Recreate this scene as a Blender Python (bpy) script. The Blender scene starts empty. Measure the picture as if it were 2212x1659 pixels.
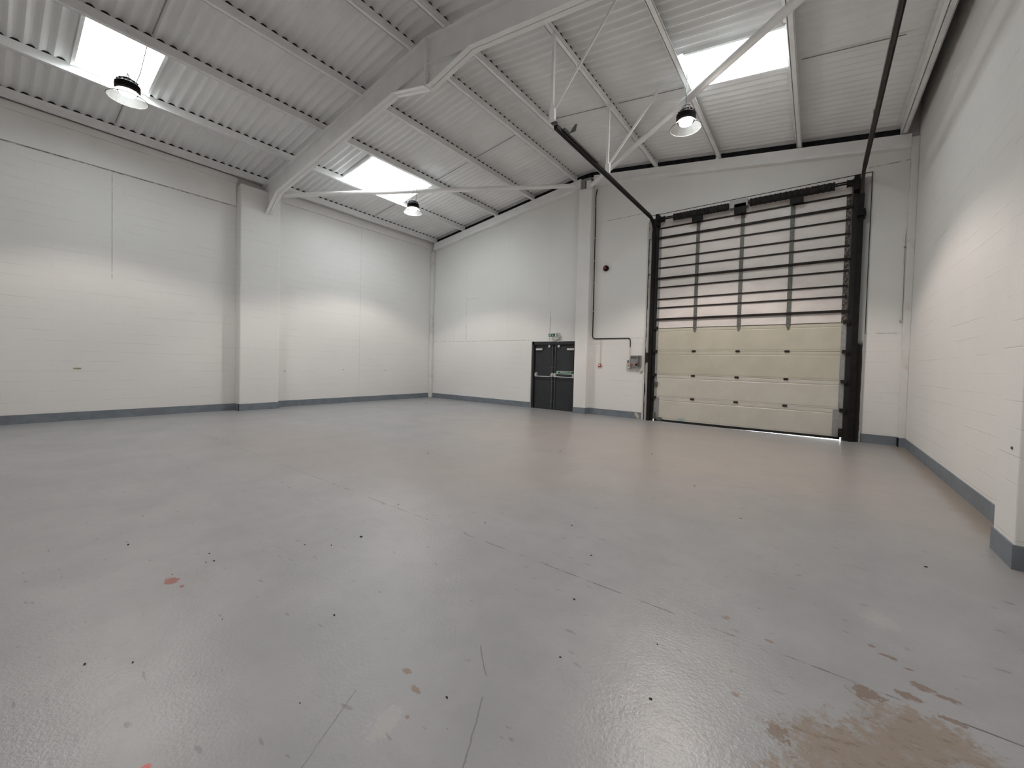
import bpy, math, random
from mathutils import Vector, Matrix
random.seed(7)
SC = bpy.context.scene
COL = SC.collection

# ------------------------------------------------------------------ camera
YAW, PITCH, ROLL = -0.647601, -0.024615, 0.026081
FPX, CX, CY, W, H = 866.885, 1104.953, 807.352, 2212.0, 1659.0
fwd = Vector((math.sin(YAW)*math.cos(PITCH), math.cos(YAW)*math.cos(PITCH), math.sin(PITCH)))
rgt = Vector((math.cos(YAW), -math.sin(YAW), 0))
upv = rgt.cross(fwd)
r2 = rgt*math.cos(ROLL) + upv*math.sin(ROLL)
u2 = -rgt*math.sin(ROLL) + upv*math.cos(ROLL)
cd = bpy.data.cameras.new('camera')
cam = bpy.data.objects.new('camera', cd)
COL.objects.link(cam)
m = Matrix((r2, u2, -fwd)).transposed().to_4x4()
m.translation = Vector((0, 0, 1.5))
cam.matrix_world = m
cd.sensor_width = 36.0
cd.lens = FPX/W*36.0
cd.shift_x = (W/2-CX)/W
cd.shift_y = (CY-H/2)/W
cd.clip_start = 0.05
SC.camera = cam

# ------------------------------------------------------------------ world, exposure, light
SC.view_settings.view_transform = 'Standard'
SC.view_settings.look = 'None'
SC.view_settings.gamma = 1.0
SC.view_settings.use_curve_mapping = False
SC.view_settings.exposure = 0.03
SC.cycles.adaptive_threshold = 0.02
SC.cycles.max_bounces = 8
wd = bpy.data.worlds.new('overcast_sky')
SC.world = wd
wd.use_nodes = True
bg = wd.node_tree.nodes['Background']
bg.inputs['Color'].default_value = (0.93, 0.97, 1.0, 1)
SKY = 16.0
bg.inputs['Strength'].default_value = SKY

LAMP_W = 330.0
UPLIGHT = 24.0
LAMP_COL = (1.0, 0.89, 0.81)

# ------------------------------------------------------------------ constants of the place
D = 11.512            # inner face of the back wall
XL, XR = -12.994, 1.511
YN = -8.3
RX, SL = -5.88, 0.14  # ridge line and roof slope
YF = 5.0              # portal frame


def zpb(x):           # underside of the purlins
    return 7.42 - SL*abs(x-RX)


def zsh(x):           # middle of the corrugated sheet
    return 7.42 + 0.222 - SL*math.sqrt((x-RX)**2+0.06)


# ------------------------------------------------------------------ node helpers
class NT:
    def __init__(s, name):
        s.m = bpy.data.materials.new(name)
        s.m.use_nodes = True
        s.t = s.m.node_tree
        s.b = s.t.nodes['Principled BSDF']
        s.out = s.t.nodes['Material Output']
        s._pos = None

    def n(s, typ, **kw):
        x = s.t.nodes.new(typ)
        for k, v in kw.items():
            setattr(x, k, v)
        return x

    def link(s, a, b):
        s.t.links.new(a, b)

    def setin(s, sock, v):
        if isinstance(v, bpy.types.NodeSocket):
            s.link(v, sock)
        else:
            sock.default_value = v

    def f(s, op, a, b=0.0, c=0.0):
        x = s.n('ShaderNodeMath', operation=op)
        for i, v in enumerate((a, b, c)):
            s.setin(x.inputs[i], v)
        return x.outputs[0]

    def add(s, a, b): return s.f('ADD', a, b)
    def sub(s, a, b): return s.f('SUBTRACT', a, b)
    def mul(s, a, b): return s.f('MULTIPLY', a, b)
    def mx(s, a, b): return s.f('MAXIMUM', a, b)
    def mn(s, a, b): return s.f('MINIMUM', a, b)

    def ss(s, v, lo, hi, a=0.0, b=1.0):
        x = s.n('ShaderNodeMapRange', interpolation_type='SMOOTHSTEP')
        s.setin(x.inputs['Value'], v)
        if lo > hi:
            lo, hi, a, b = hi, lo, b, a
        x.inputs['From Min'].default_value = lo
        x.inputs['From Max'].default_value = hi
        x.inputs['To Min'].default_value = a
        x.inputs['To Max'].default_value = b
        return x.outputs[0]

    def pos(s):
        if s._pos is None:
            g = s.n('ShaderNodeNewGeometry')
            sp = s.n('ShaderNodeSeparateXYZ')
            s.link(g.outputs['Position'], sp.inputs[0])
            s._pos = (sp.outputs[0], sp.outputs[1], sp.outputs[2], g.outputs['Position'])
        return s._pos

    def vec(s, x, y, z):
        c = s.n('ShaderNodeCombineXYZ')
        for i, v in enumerate((x, y, z)):
            s.setin(c.inputs[i], v)
        return c.outputs[0]

    def noise(s, scale, detail=3.0, rough=0.55, vec=None, dist=0.0):
        x = s.n('ShaderNodeTexNoise')
        s.link(vec if vec is not None else s.pos()[3], x.inputs['Vector'])
        x.inputs['Scale'].default_value = scale
        x.inputs['Detail'].default_value = detail
        x.inputs['Roughness'].default_value = rough
        x.inputs['Distortion'].default_value = dist
        return x.outputs['Fac']

    def mix(s, f, a, b):
        x = s.n('ShaderNodeMix', data_type='RGBA')
        s.setin(x.inputs[0], f)
        for i, v in ((6, a), (7, b)):
            if isinstance(v, tuple) and len(v) == 3:
                v = v+(1,)
            s.setin(x.inputs[i], v)
        return x.outputs[2]

    def bump(s, h, strength=0.3, dist=0.01):
        x = s.n('ShaderNodeBump')
        x.inputs['Strength'].default_value = strength
        x.inputs['Distance'].default_value = dist
        s.link(h, x.inputs['Height'])
        s.link(x.outputs[0], s.b.inputs['Normal'])

    def base(s, c):
        s.setin(s.b.inputs['Base Color'], c+(1,) if isinstance(c, tuple) else c)

    def rough(s, v):
        s.setin(s.b.inputs['Roughness'], v)


def plain(name, col, rough=0.6, metal=0.0, var=0.06, scale=9.0, bump=0.0, spec=0.5):
    t = NT(name)
    a = tuple(max(0, c*(1-var)) for c in col)
    b = tuple(min(1, c*(1+var)) for c in col)
    n = t.noise(scale)
    t.base(t.mix(t.ss(n, 0.3, 0.7), a, b))
    t.rough(rough)
    t.b.inputs['Metallic'].default_value = metal
    t.b.inputs['Specular IOR Level'].default_value = spec
    if bump:
        t.bump(t.noise(scale*14), bump, 0.004)
    return t.m


def stained(name, cols, scale, lo, hi, rough=0.6, stretch=(1, 1, 1)):
    t = NT(name)
    x, y, z, p = t.pos()
    v = t.vec(t.mul(x, stretch[0]), t.mul(y, stretch[1]), t.mul(z, stretch[2]))
    n = t.noise(scale, 4, 0.6, v)
    t.base(t.mix(t.ss(n, lo, hi), cols[0], cols[1]))
    t.rough(rough)
    return t.m


WHITE = (0.78, 0.77, 0.75)
M = {}
M['steel'] = plain('white_painted_steel', (0.89, 0.89, 0.885), 0.5, var=0.03, scale=3)
M['purlin'] = plain('white_painted_purlin', (0.88, 0.885, 0.88), 0.5, var=0.04, scale=4)
M['filler'] = plain('dark_gap_shade', (0.012, 0.012, 0.012), 0.9)  # near-black, stands for shade in the gaps under the roof sheet
M['black'] = plain('black_painted_metal', (0.010, 0.009, 0.009), 0.55, var=0.3, spec=0.2)
M['rail'] = plain('dark_brown_steel', (0.020, 0.016, 0.014), 0.5, var=0.3, spec=0.2)
M['galv'] = plain('galvanised_steel', (0.125, 0.13, 0.12), 0.5, 0.3, var=0.35, scale=40)
M['galv_lt'] = plain('grey_galvanised_plate', (0.30, 0.305, 0.30), 0.5, 0.2, var=0.1, scale=20)
M['grime'] = stained('grimy_side_stile', ((0.03, 0.024, 0.022), (0.22, 0.19, 0.18)), 26, 0.45, 0.62)
M['panel_up'] = stained('dull_pinkish_door_panel', ((0.68, 0.625, 0.60), (0.76, 0.715, 0.69)), 2.2, 0.3, 0.7, 0.5, (1, 1, 2))
M['panel_cream'] = stained('cream_door_panel', ((0.495, 0.468, 0.385), (0.545, 0.515, 0.43)), 2.5, 0.3, 0.7, 0.45)
M['panel_low'] = stained('off_white_door_panel', ((0.57, 0.545, 0.47), (0.62, 0.59, 0.52)), 2.5, 0.3, 0.7, 0.4)


def low_panel():
    t = NT('off_white_door_panel')
    x, y, z, p = t.pos()
    n = t.noise(2.5, 4, 0.6)
    c = t.mix(t.ss(n, 0.3, 0.7), (0.56, 0.535, 0.475), (0.61, 0.585, 0.525))
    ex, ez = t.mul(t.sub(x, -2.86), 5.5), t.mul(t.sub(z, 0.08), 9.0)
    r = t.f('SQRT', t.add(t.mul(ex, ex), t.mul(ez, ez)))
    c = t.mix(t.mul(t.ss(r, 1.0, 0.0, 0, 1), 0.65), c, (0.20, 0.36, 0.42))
    t.base(c)
    t.rough(0.38)
    return t.m


M['panel_low'] = low_panel()
M['rubber'] = plain('black_rubber', (0.008, 0.008, 0.008), 0.8)
M['anthracite'] = plain('anthracite_door_paint', (0.023, 0.026, 0.031), 0.5, var=0.08, scale=6)
M['anth_dark'] = plain('dark_frame_paint', (0.014, 0.015, 0.017), 0.5, var=0.08)
M['silver'] = plain('silver_paint', (0.55, 0.55, 0.55), 0.35, 0.3, var=0.03)
M['rod'] = plain('grey_latch_rod', (0.15, 0.155, 0.16), 0.4, 0.4, var=0.05)
M['green'] = plain('exit_sign_green', (0.005, 0.10, 0.055), 0.4, var=0.02)
M['signwhite'] = plain('sign_white', (0.75, 0.78, 0.75), 0.5, var=0.02)
M['red'] = plain('red_plastic', (0.33, 0.025, 0.02), 0.4, var=0.05)
M['greybox'] = plain('grey_plastic', (0.25, 0.25, 0.25), 0.5, var=0.05)
M['beige'] = plain('aged_cream_plastic', (0.52, 0.48, 0.40), 0.5, var=0.05)
M['white_pl'] = plain('white_plastic', (0.66, 0.64, 0.60), 0.5, var=0.03)
M['base'] = plain('grey_skirting_paint', (0.175, 0.20, 0.23), 0.5, var=0.1, scale=5)
M['clad'] = plain('dark_gable_cladding', (0.018, 0.018, 0.024), 0.7, var=0.3)
M['ground'] = plain('pale_concrete_yard', (0.5, 0.5, 0.48), 0.9)
M['chip'] = plain('dark_dirt', (0.02, 0.018, 0.016), 0.9)
M['spring'] = stained('greasy_black_spring', ((0.006, 0.005, 0.005), (0.035, 0.03, 0.028)), 7, 0.5, 0.8, 0.8)


def jamb_mat():   # black steel with a ragged streak of white overspray down the middle
    t = NT('black_and_white_smeared_jamb')
    x, y, z, p = t.pos()
    wob = t.mul(t.sub(t.noise(1.6, 4, 0.6, t.vec(0.0, 0.0, z)), 0.5), 0.09)
    wid = t.add(0.042, t.mul(t.sub(t.noise(2.6, 3, 0.6, t.vec(3.0, 0.0, z)), 0.5), 0.07))
    d = t.f('ABSOLUTE', t.sub(t.add(x, wob), -3.838))
    k = t.ss(t.sub(d, wid), 0.008, -0.008, 0, 1)
    gap = t.ss(t.f('ABSOLUTE', t.sub(z, 1.78)), 0.13, 0.16)
    k = t.mul(t.mul(k, gap), t.ss(t.noise(5.0, 4, 0.7), 0.28, 0.40))
    t.base(t.mix(k, (0.012, 0.011, 0.011), (0.42, 0.41, 0.40)))
    t.rough(0.6)
    return t.m


M['jamb'] = jamb_mat()
M['lamp_black'] = plain('black_lamp_housing', (0.010, 0.008, 0.009), 0.5, var=0.2, spec=0.2)


def glow(name, col, strength):
    t = NT(name)
    t.b.inputs['Base Color'].default_value = col+(1,)
    t.b.inputs['Emission Color'].default_value = col+(1,)
    t.b.inputs['Emission Strength'].default_value = strength
    return t.m


M['bulb'] = glow('lit_lamp_glass', (1.0, 0.90, 0.82), 7.0)
M['bulb_hot'] = glow('glaring_lamp_glass', (1.0, 0.84, 0.70), 45.0)


def acrylic():
    t = NT('clear_acrylic_shade')
    tr = t.n('ShaderNodeBsdfTransparent')
    tl = t.n('ShaderNodeBsdfTranslucent')
    gl = t.n('ShaderNodeBsdfGlossy')
    tl.inputs['Color'].default_value = (0.85, 0.83, 0.80, 1)
    gl.inputs['Roughness'].default_value = 0.15
    m1 = t.n('ShaderNodeMixShader')
    m1.inputs[0].default_value = 0.30
    t.link(tr.outputs[0], m1.inputs[1])
    t.link(tl.outputs[0], m1.inputs[2])
    fr = t.n('ShaderNodeLayerWeight')
    fr.inputs['Blend'].default_value = 0.25
    m2 = t.n('ShaderNodeMixShader')
    t.link(t.mul(fr.outputs['Facing'], 0.6), m2.inputs[0])
    t.link(m1.outputs[0], m2.inputs[1])
    t.link(gl.outputs[0], m2.inputs[2])
    t.link(m2.outputs[0], t.out.inputs['Surface'])
    return t.m


M['acrylic'] = acrylic()


def skylight_sheet():
    t = NT('clear_corrugated_rooflight')
    tr = t.n('ShaderNodeBsdfTransparent')
    tr.inputs['Color'].default_value = (0.93, 0.95, 0.94, 1)
    tl = t.n('ShaderNodeBsdfTranslucent')
    n = t.noise(5.0, 3)
    t.link(t.mix(t.ss(n, 0.55, 0.75), (0.9, 0.92, 0.9), (0.72, 0.78, 0.72)), tl.inputs['Color'])
    mx = t.n('ShaderNodeMixShader')
    mx.inputs[0].default_value = 0.35
    t.link(tr.outputs[0], mx.inputs[1])
    t.link(tl.outputs[0], mx.inputs[2])
    t.link(mx.outputs[0], t.out.inputs['Surface'])
    return t.m


M['rooflight'] = skylight_sheet()


def roof_mat():
    t = NT('white_corrugated_roof_sheet')
    n = t.noise(1.3, 4)
    n2 = t.noise(14, 3)
    c = t.mix(t.ss(n, 0.35, 0.7), (0.82, 0.825, 0.82), (0.87, 0.875, 0.87))
    c = t.mix(t.mul(t.ss(n2, 0.62, 0.8), 0.25), c, (0.45, 0.45, 0.43))
    t.base(c)
    t.rough(0.7)
    return t.m


M['roof'] = roof_mat()


def wall_mat(name, axis, lines, zpanel, tint=WHITE, marks=()):
    """painted blockwork; lines = [(axis coordinate, z0, z1, strength)]; marks = level joints and painted ledge shadows"""
    t = NT(name)
    x, y, z, p = t.pos()
    u = x if axis == 'x' else y
    br = t.n('ShaderNodeTexBrick')
    br.offset = 0.5
    br.inputs['Scale'].default_value = 1.0
    br.inputs['Brick Width'].default_value = 0.45
    br.inputs['Row Height'].default_value = 0.2175
    br.inputs['Mortar Size'].default_value = 0.006
    br.inputs['Mortar Smooth'].default_value = 0.3
    t.link(t.vec(u, t.add(z, 0.0), 0.0), br.inputs['Vector'])
    patch = t.ss(t.noise(1.1, 3), 0.42, 0.62)
    row = t.f('ABSOLUTE', t.sub(t.f('FRACT', t.mul(z, 1/0.2175)), 0.0))
    row = t.mn(row, t.sub(1.0, row))
    row = t.ss(row, 0.035, 0.012, 0, 1)
    patch2 = t.ss(t.noise(1.4, 4, 0.6, t.vec(t.mul(u, 0.7), t.mul(z, 2.2), 0.0)), 0.44, 0.60)
    joint = t.mx(t.mul(t.mul(br.outputs['Fac'], patch), 0.35), t.mul(row, patch2))
    if zpanel is not None:
        joint = t.mul(joint, t.ss(z, zpanel, zpanel+0.02, 1, 0))
    n1 = t.noise(0.6, 4)
    c = t.mix(t.ss(n1, 0.3, 0.7), tuple(k*0.965 for k in tint), tint)
    c = t.mix(t.mul(joint, 0.26), c, (0.42, 0.40, 0.37))
    n3 = t.noise(8.0, 4, 0.7)
    for (c0, z0, z1, st, wdt) in lines:
        d = t.f('ABSOLUTE', t.sub(u, c0))
        k = t.mul(t.ss(d, wdt, wdt*0.35, 0, 1), t.mul(t.ss(z, z0, z0+0.04), t.ss(z, z1, z1-0.04)))
        k = t.mul(k, t.mul(t.ss(n3, 0.3, 0.55), st))
        c = t.mix(k, c, (0.10, 0.095, 0.09))
    for (z0, a0, a1, st, wdt) in marks:
        d = t.f('ABSOLUTE', t.sub(z, z0))
        k = t.mul(t.ss(d, wdt, wdt*0.35, 0, 1), t.mul(t.ss(u, a0, a0+0.04), t.ss(u, a1, a1-0.04)))
        k = t.mul(k, t.mul(t.ss(n3, 0.35, 0.6), st))
        c = t.mix(k, c, (0.10, 0.095, 0.09))
    t.base(c)
    t.rough(0.62)
    t.bump(t.add(t.mul(joint, -1.0), t.mul(t.noise(60, 2), 0.12)), 0.35, 0.006)
    return t.m


M['wall_l'] = wall_mat('painted_block_left', 'y',
                       [(1.825, 3.2, 5.66, 0.45, 0.012), (8.15, 0.2, 6.18, 0.22, 0.012)], 5.66,
                       marks=[(5.672, -8.2, 4.29, 0.8, 0.016), (6.183, 5.4, 11.3, 0.35, 0.012)])  # first mark paints the shadow line under the proud upper strip
M['wall_b'] = wall_mat('painted_block_back', 'x',
                       [(-11.0, 2.34, 3.0, 0.7, 0.014), (-11.0, 3.3, 4.1, 0.35, 0.012), (-11.05, 4.6, 6.5, 0.12, 0.012),
                        (-7.14, 2.3, 3.35, 0.75, 0.014), (-7.2, 3.4, 6.6, 0.10, 0.012),
                        (-11.66, 2.34, 3.0, 0.25, 0.012), (-8.95, 2.34, 6.6, 0.12, 0.012), (-12.2, 2.34, 2.7, 0.2, 0.012)],
                       2.34, marks=[(2.34, -12.9, -7.86, 0.55, 0.012), (2.345, -5.6, -3.95, 0.5, 0.012),
                                    (2.35, 0.82, 1.42, 0.5, 0.012), (3.98, -11.0, -10.3, 0.5, 0.010),
                                    (5.92, -5.6, -3.8, 0.6, 0.013), (5.90, 0.75, 1.42, 0.8, 0.013)])
M['wall_r'] = wall_mat('painted_block_right', 'y', [], None)
M['wall_f'] = wall_mat('painted_block_front', 'x', [], None)
M['pier'] = wall_mat('painted_block_pier', 'y', [], None)
M['smooth'] = plain('white_smooth_board', WHITE, 0.6, var=0.03, scale=1.5)
M['column'] = plain('white_boxed_column', (0.78, 0.77, 0.75), 0.6, var=0.03, scale=1.5)
M['corner'] = stained('white_corner_casing', ((0.70, 0.69, 0.67), (0.60, 0.55, 0.50)), 3, 0.55, 0.75)


def post_mat():   # black soot up to about door-handle height, pale paint above
    t = NT('black_stained_post')
    x, y, z, p = t.pos()
    n = t.noise(2.2, 4, 0.6)
    zz = t.add(z, t.mul(t.sub(n, 0.5), 0.35))
    edge = t.add(x, t.mul(t.sub(t.noise(1.1, 3), 0.5), 0.10))
    white = t.mul(t.ss(zz, 2.10, 2.24), t.ss(edge, 0.655, 0.72))
    sliver = t.ss(t.add(x, t.mul(t.sub(t.noise(6, 3), 0.5), 0.03)), 0.79, 0.80)
    c = t.mix(t.mx(white, sliver), (0.010, 0.0095, 0.009), (0.40, 0.41, 0.40))
    t.base(c)
    t.rough(0.7)
    return t.m


M['post'] = post_mat()


def floor_mat():
    t = NT('grey_painted_concrete')
    x, y, z, p = t.pos()
    big = t.noise(0.33, 4, 0.6)
    med = t.noise(1.7, 5, 0.65)
    fine = t.noise(9.0, 5, 0.7)
    # streaky wear along x
    st = t.noise(2.4, 5, 0.7, t.vec(t.mul(x, 0.55), t.mul(y, 1.6), 0.0))
    c = t.mix(t.ss(med, 0.3, 0.7), (0.262, 0.268, 0.278), (0.305, 0.310, 0.320))
    # brown traffic dirt towards the big door and the middle of the hall
    dx = t.mul(t.sub(x, -2.2), 0.16)
    dy = t.mul(t.sub(y, 8.2), 0.23)
    r = t.f('SQRT', t.add(t.mul(dx, dx), t.mul(dy, dy)))
    dirt = t.ss(t.add(r, t.mul(t.sub(big, 0.5), 1.3)), 1.25, 0.25, 0, 1)
    c = t.mix(t.mul(dirt, 0.85), c, (0.365, 0.325, 0.295))
    dx = t.mul(t.sub(x, -6.5), 0.20)
    dy = t.mul(t.sub(y, 3.6), 0.6)
    r = t.f('SQRT', t.add(t.mul(dx, dx), t.mul(dy, dy)))
    dirt2 = t.ss(t.add(r, t.mul(t.sub(big, 0.5), 1.6)), 1.2, 0.3, 0, 1)
    c = t.mix(t.mul(t.ss(fine, 0.25, 0.75), 0.14), c, (0.235, 0.235, 0.240))
    c = t.mix(t.mul(dirt2, 0.4), c, (0.27, 0.235, 0.21))
    c = t.mix(t.mul(t.ss(st, 0.56, 0.72), 0.22), c, (0.215, 0.19, 0.17))
    c = t.mix(t.mul(t.ss(st, 0.42, 0.28), 0.20), c, (0.36, 0.355, 0.34))
    # small dark scuffs
    v1 = t.noise(16, 2, 0.5, t.vec(t.mul(x, 0.5), t.mul(y, 1.3), 0.0))
    c = t.mix(t.mul(t.ss(v1, 0.675, 0.74), 0.42), c, (0.10, 0.085, 0.075))
    # joints in the slab
    wob = t.mul(t.sub(t.noise(2.2, 3), 0.5), 0.02)
    jn = t.noise(5.0, 4, 0.7)

    def joint(d, w, st_, lo=0.42, hi=0.6):
        return t.mul(t.ss(d, w, w*0.3, 0, 1), t.mul(t.ss(jn, lo, hi), st_))
    c = t.mix(joint(t.f('ABSOLUTE', t.add(t.sub(y, 2.552), wob)), 0.007, 0.8, 0.43, 0.58), c, (0.045, 0.047, 0.045))
    c = t.mix(joint(t.f('ABSOLUTE', t.add(t.sub(y, 8.3), wob)), 0.02, 0.35), c, (0.34, 0.335, 0.32))

    def seg(ax, ay, bx, by, w, st_, col):
        L = math.hypot(bx-ax, by-ay)
        ux, uy = (bx-ax)/L, (by-ay)/L
        px, py = t.sub(x, ax), t.sub(y, ay)
        tt = t.add(t.mul(px, ux), t.mul(py, uy))
        dd = t.f('ABSOLUTE', t.add(t.sub(t.mul(px, uy), t.mul(py, ux)), t.mul(t.sub(fine, 0.5), 0.022)))
        k = t.mul(t.mul(t.ss(tt, -0.01, 0.01), t.ss(tt, L+0.01, L-0.01)), joint(dd, w, st_, 0.25, 0.45))
        return t.mix(k, c, col)
    c = seg(-1.14, 1.356, -0.98, 1.06, 0.005, 0.55, (0.085, 0.08, 0.075))
    c = seg(-1.366, 1.592, -1.207, 1.457, 0.004, 0.7, (0.09, 0.085, 0.08))
    c = seg(-1.612, 1.024, -1.40, 0.60, 0.0045, 0.5, (0.09, 0.085, 0.08))

    def blob(lst, amp, soft, st_, col, thr=None, cc=None):
        m_ = None
        wv = t.noise(19.0, 6, 0.75)
        for (bx, by, rx, ry) in lst:
            ex = t.mul(t.sub(x, bx), 1/rx)
            ey = t.mul(t.sub(y, by), 1/ry)
            rr = t.f('SQRT', t.add(t.mul(ex, ex), t.mul(ey, ey)))
            k = t.ss(t.add(rr, t.mul(t.sub(wv, 0.5), amp*2.6)), 1.0, 1.0-soft, 0, 1)
            m_ = k if m_ is None else t.mx(m_, k)
        if cc is not None:
            m_ = t.mul(m_, t.ss(cc, 0.52, 0.66))
        if thr:
            m_ = t.mul(m_, t.ss(fine, thr[0], thr[1]))
        return t.mix(t.mul(m_, st_), c, col)
    # worn brown patch, lower right
    c = blob([(0.20, 2.02, 0.30, 0.22), (0.42, 2.36, 0.24, 0.16), (0.10, 1.72, 0.26, 0.22), (0.36, 2.1, 0.28, 0.3)],
             1.0, 0.35, 0.85, (0.225, 0.180, 0.145), (0.22, 0.5))
    c = blob([(0.235, 2.50, 0.07, 0.055), (0.47, 2.72, 0.055, 0.03), (0.40, 2.60, 0.05, 0.03), (0.55, 2.70, 0.06, 0.02),
              (0.52, 2.54, 0.07, 0.02), (0.36, 2.90, 0.04, 0.018), (0.30, 2.95, 0.02, 0.02), (0.44, 2.84, 0.03, 0.016),
              (-0.07, 1.98, 0.05, 0.05), (0.0, 1.80, 0.05, 0.05)], 1.6, 0.4, 0.8, (0.165, 0.115, 0.088))
    c = blob([(-0.375, 2.711, 0.03, 0.022), (-0.155, 2.63, 0.032, 0.014), (-0.28, 2.247, 0.014, 0.012), (-0.242, 2.097, 0.022, 0.018),
              (-1.522, 1.239, 0.03, 0.02), (-1.40, 1.195, 0.035, 0.02), (-1.32, 1.08, 0.012, 0.012), (-1.15, 1.143, 0.010, 0.010)],
             1.2, 0.5, 0.8, (0.20, 0.14, 0.10))
    # chipped spots showing old red paint
    c = blob([(-3.365, 0.755, 0.06, 0.042), (-3.23, 0.78, 0.022, 0.014)],
             0.9, 0.15, 0.9, (0.24, 0.075, 0.06))
    c = blob([(-1.885, 0.352, 0.022, 0.022)], 0.3, 0.4, 0.95, (0.50, 0.09, 0.085))
    sm = t.noise(22, 5, 0.7, t.vec(t.add(t.mul(x, 0.5), t.mul(y, 0.5)), t.sub(t.mul(y, 1.4), t.mul(x, 0.4)), 0.0))
    c = blob([(0.22, 2.02, 0.34, 0.26), (0.42, 2.34, 0.24, 0.16), (0.10, 1.72, 0.26, 0.22)], 1.0, 0.35, 0.6, (0.13, 0.095, 0.07), None, sm)
    # pale scuffs
    c = blob([(-1.37, 1.0, 0.06, 0.10), (0.36, 3.29, 0.10, 0.10)], 1.3, 0.4, 0.4, (0.38, 0.375, 0.36))
    # dirt line along the right wall
    kw = t.mul(t.ss(t.add(x, t.mul(t.sub(med, 0.5), 0.35)), 1.22, 1.40), t.ss(y, 4.4, 5.2))
    c = t.mix(t.mul(kw, 0.75), c, (0.25, 0.205, 0.16))
    t.base(c)
    t.rough(t.add(0.29, t.mul(t.ss(big, 0.3, 0.7), 0.10)))
    t.b.inputs['Specular IOR Level'].default_value = 0.42
    hb = t.add(t.mul(t.noise(55, 3, 0.6), 0.8), t.mul(t.noise(5.5, 3), 0.9))
    t.bump(hb, 0.38, 0.006)
    return t.m


M['floor'] = floor_mat()


# ------------------------------------------------------------------ mesh helpers
class MB:
    def __init__(s):
        s.v, s.f = [], []

    def quad(s, *pts):
        i = len(s.v)
        s.v += [Vector(p) for p in pts]
        s.f.append(tuple(range(i, i+len(pts))))
        return s

    def box(s, x0, x1, y0, y1, z0, z1):
        i = len(s.v)
        for z in (z0, z1):
            s.v += [Vector((x0, y0, z)), Vector((x1, y0, z)), Vector((x1, y1, z)), Vector((x0, y1, z))]
        for q in ((3, 2, 1, 0), (4, 5, 6, 7), (0, 1, 5, 4), (1, 2, 6, 5), (2, 3, 7, 6), (3, 0, 4, 7)):
            s.f.append(tuple(i+k for k in q))
        return s

    def prism(s, poly, ax, a, b):
        """poly in the other two axes (x,z for ax='y'; y,z for 'x'; x,y for 'z'), extruded a..b"""
        i, n = len(s.v), len(poly)
        for h in (a, b):
            for (p, q) in poly:
                s.v.append(Vector((p, h, q)) if ax == 'y' else Vector((h, p, q)) if ax == 'x' else Vector((p, q, h)))
        s.f.append(tuple(i+k for k in range(n)))
        s.f.append(tuple(i+n+k for k in reversed(range(n))))
        for k in range(n):
            j = (k+1) % n
            s.f.append((i+k, i+n+k, i+n+j, i+j))
        return s

    def sweep(s, path, prof, up=Vector((0, 0, 1)), cap=True, closed=True):
        """prof: list of (a,b): a along side, b along 'up-ish'"""
        path = [Vector(p) for p in path]
        i0, n = len(s.v), len(prof)
        for k, p in enumerate(path):
            d = Vector((0, 0, 0))
            if k > 0:
                d += (p-path[k-1]).normalized()
            if k < len(path)-1:
                d += (path[k+1]-p).normalized()
            d.normalize()
            side = d.cross(up)
            if side.length < 1e-4:
                side = Vector((1, 0, 0))
            side.normalize()
            u = side.cross(d).normalized()
            sc = 1.0
            if 0 < k < len(path)-1:
                e = (p-path[k-1]).normalized()
                sc = 1.0/max(0.35, e.dot(d))
            for (a, b) in prof:
                s.v.append(p+side*a+u*b*sc)
        for k in range(len(path)-1):
            for j in range(n):
                if j == n-1 and not closed:
                    continue
                j2 = (j+1) % n
                a = i0+k*n
                s.f.append((a+j, a+j2, a+n+j2, a+n+j))
        if cap:
            s.f.append(tuple(i0+j for j in reversed(range(n))))
            s.f.append(tuple(i0+(len(path)-1)*n+j for j in range(n)))
        return s

    def tube(s, path, r, seg=10, up=None):
        path = [Vector(p) for p in path]
        if up is None:
            d = (path[-1]-path[0]).normalized()
            up = Vector((0, 0, 1)) if abs(d.z) < 0.9 else Vector((0, 1, 0))
        prof = [(r*math.cos(2*math.pi*k/seg), r*math.sin(2*math.pi*k/seg)) for k in range(seg)]
        return s.sweep(path, prof, up)

    def bar(s, a, b, w, h, up=Vector((0, 0, 1))):
        return s.sweep([a, b], [(-w/2, -h/2), (w/2, -h/2), (w/2, h/2), (-w/2, h/2)], up)

    def lathe(s, c, prof, seg=32, ax='z', cap=True):
        """prof: (radius, height)"""
        i0, n = len(s.v), len(prof)
        c = Vector(c)
        for k in range(seg):
            a = 2*math.pi*k/seg
            for (r, h) in prof:
                if ax == 'z':
                    o = Vector((r*math.cos(a), r*math.sin(a), h))
                elif ax == 'y':
                    o = Vector((r*math.cos(a), h, r*math.sin(a)))
                else:
                    o = Vector((h, r*math.cos(a), r*math.sin(a)))
                s.v.append(c+o)
        for k in range(seg):
            k2 = (k+1) % seg
            for j in range(n-1):
                s.f.append((i0+k*n+j, i0+k2*n+j, i0+k2*n+j+1, i0+k*n+j+1))
        if cap:
            s.f.append(tuple(i0+k*n for k in range(seg)))
            s.f.append(tuple(i0+k*n+n-1 for k in reversed(range(seg))))
        return s

    def disc(s, c, r, ax='y', seg=24):
        i = len(s.v)
        c = Vector(c)
        for k in range(seg):
            a = 2*math.pi*k/seg
            s.v.append(c+(Vector((r*math.cos(a), 0, r*math.sin(a))) if ax == 'y' else Vector((r*math.cos(a), r*math.sin(a), 0))))
        s.f.append(tuple(range(i, i+seg)))
        return s


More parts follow.
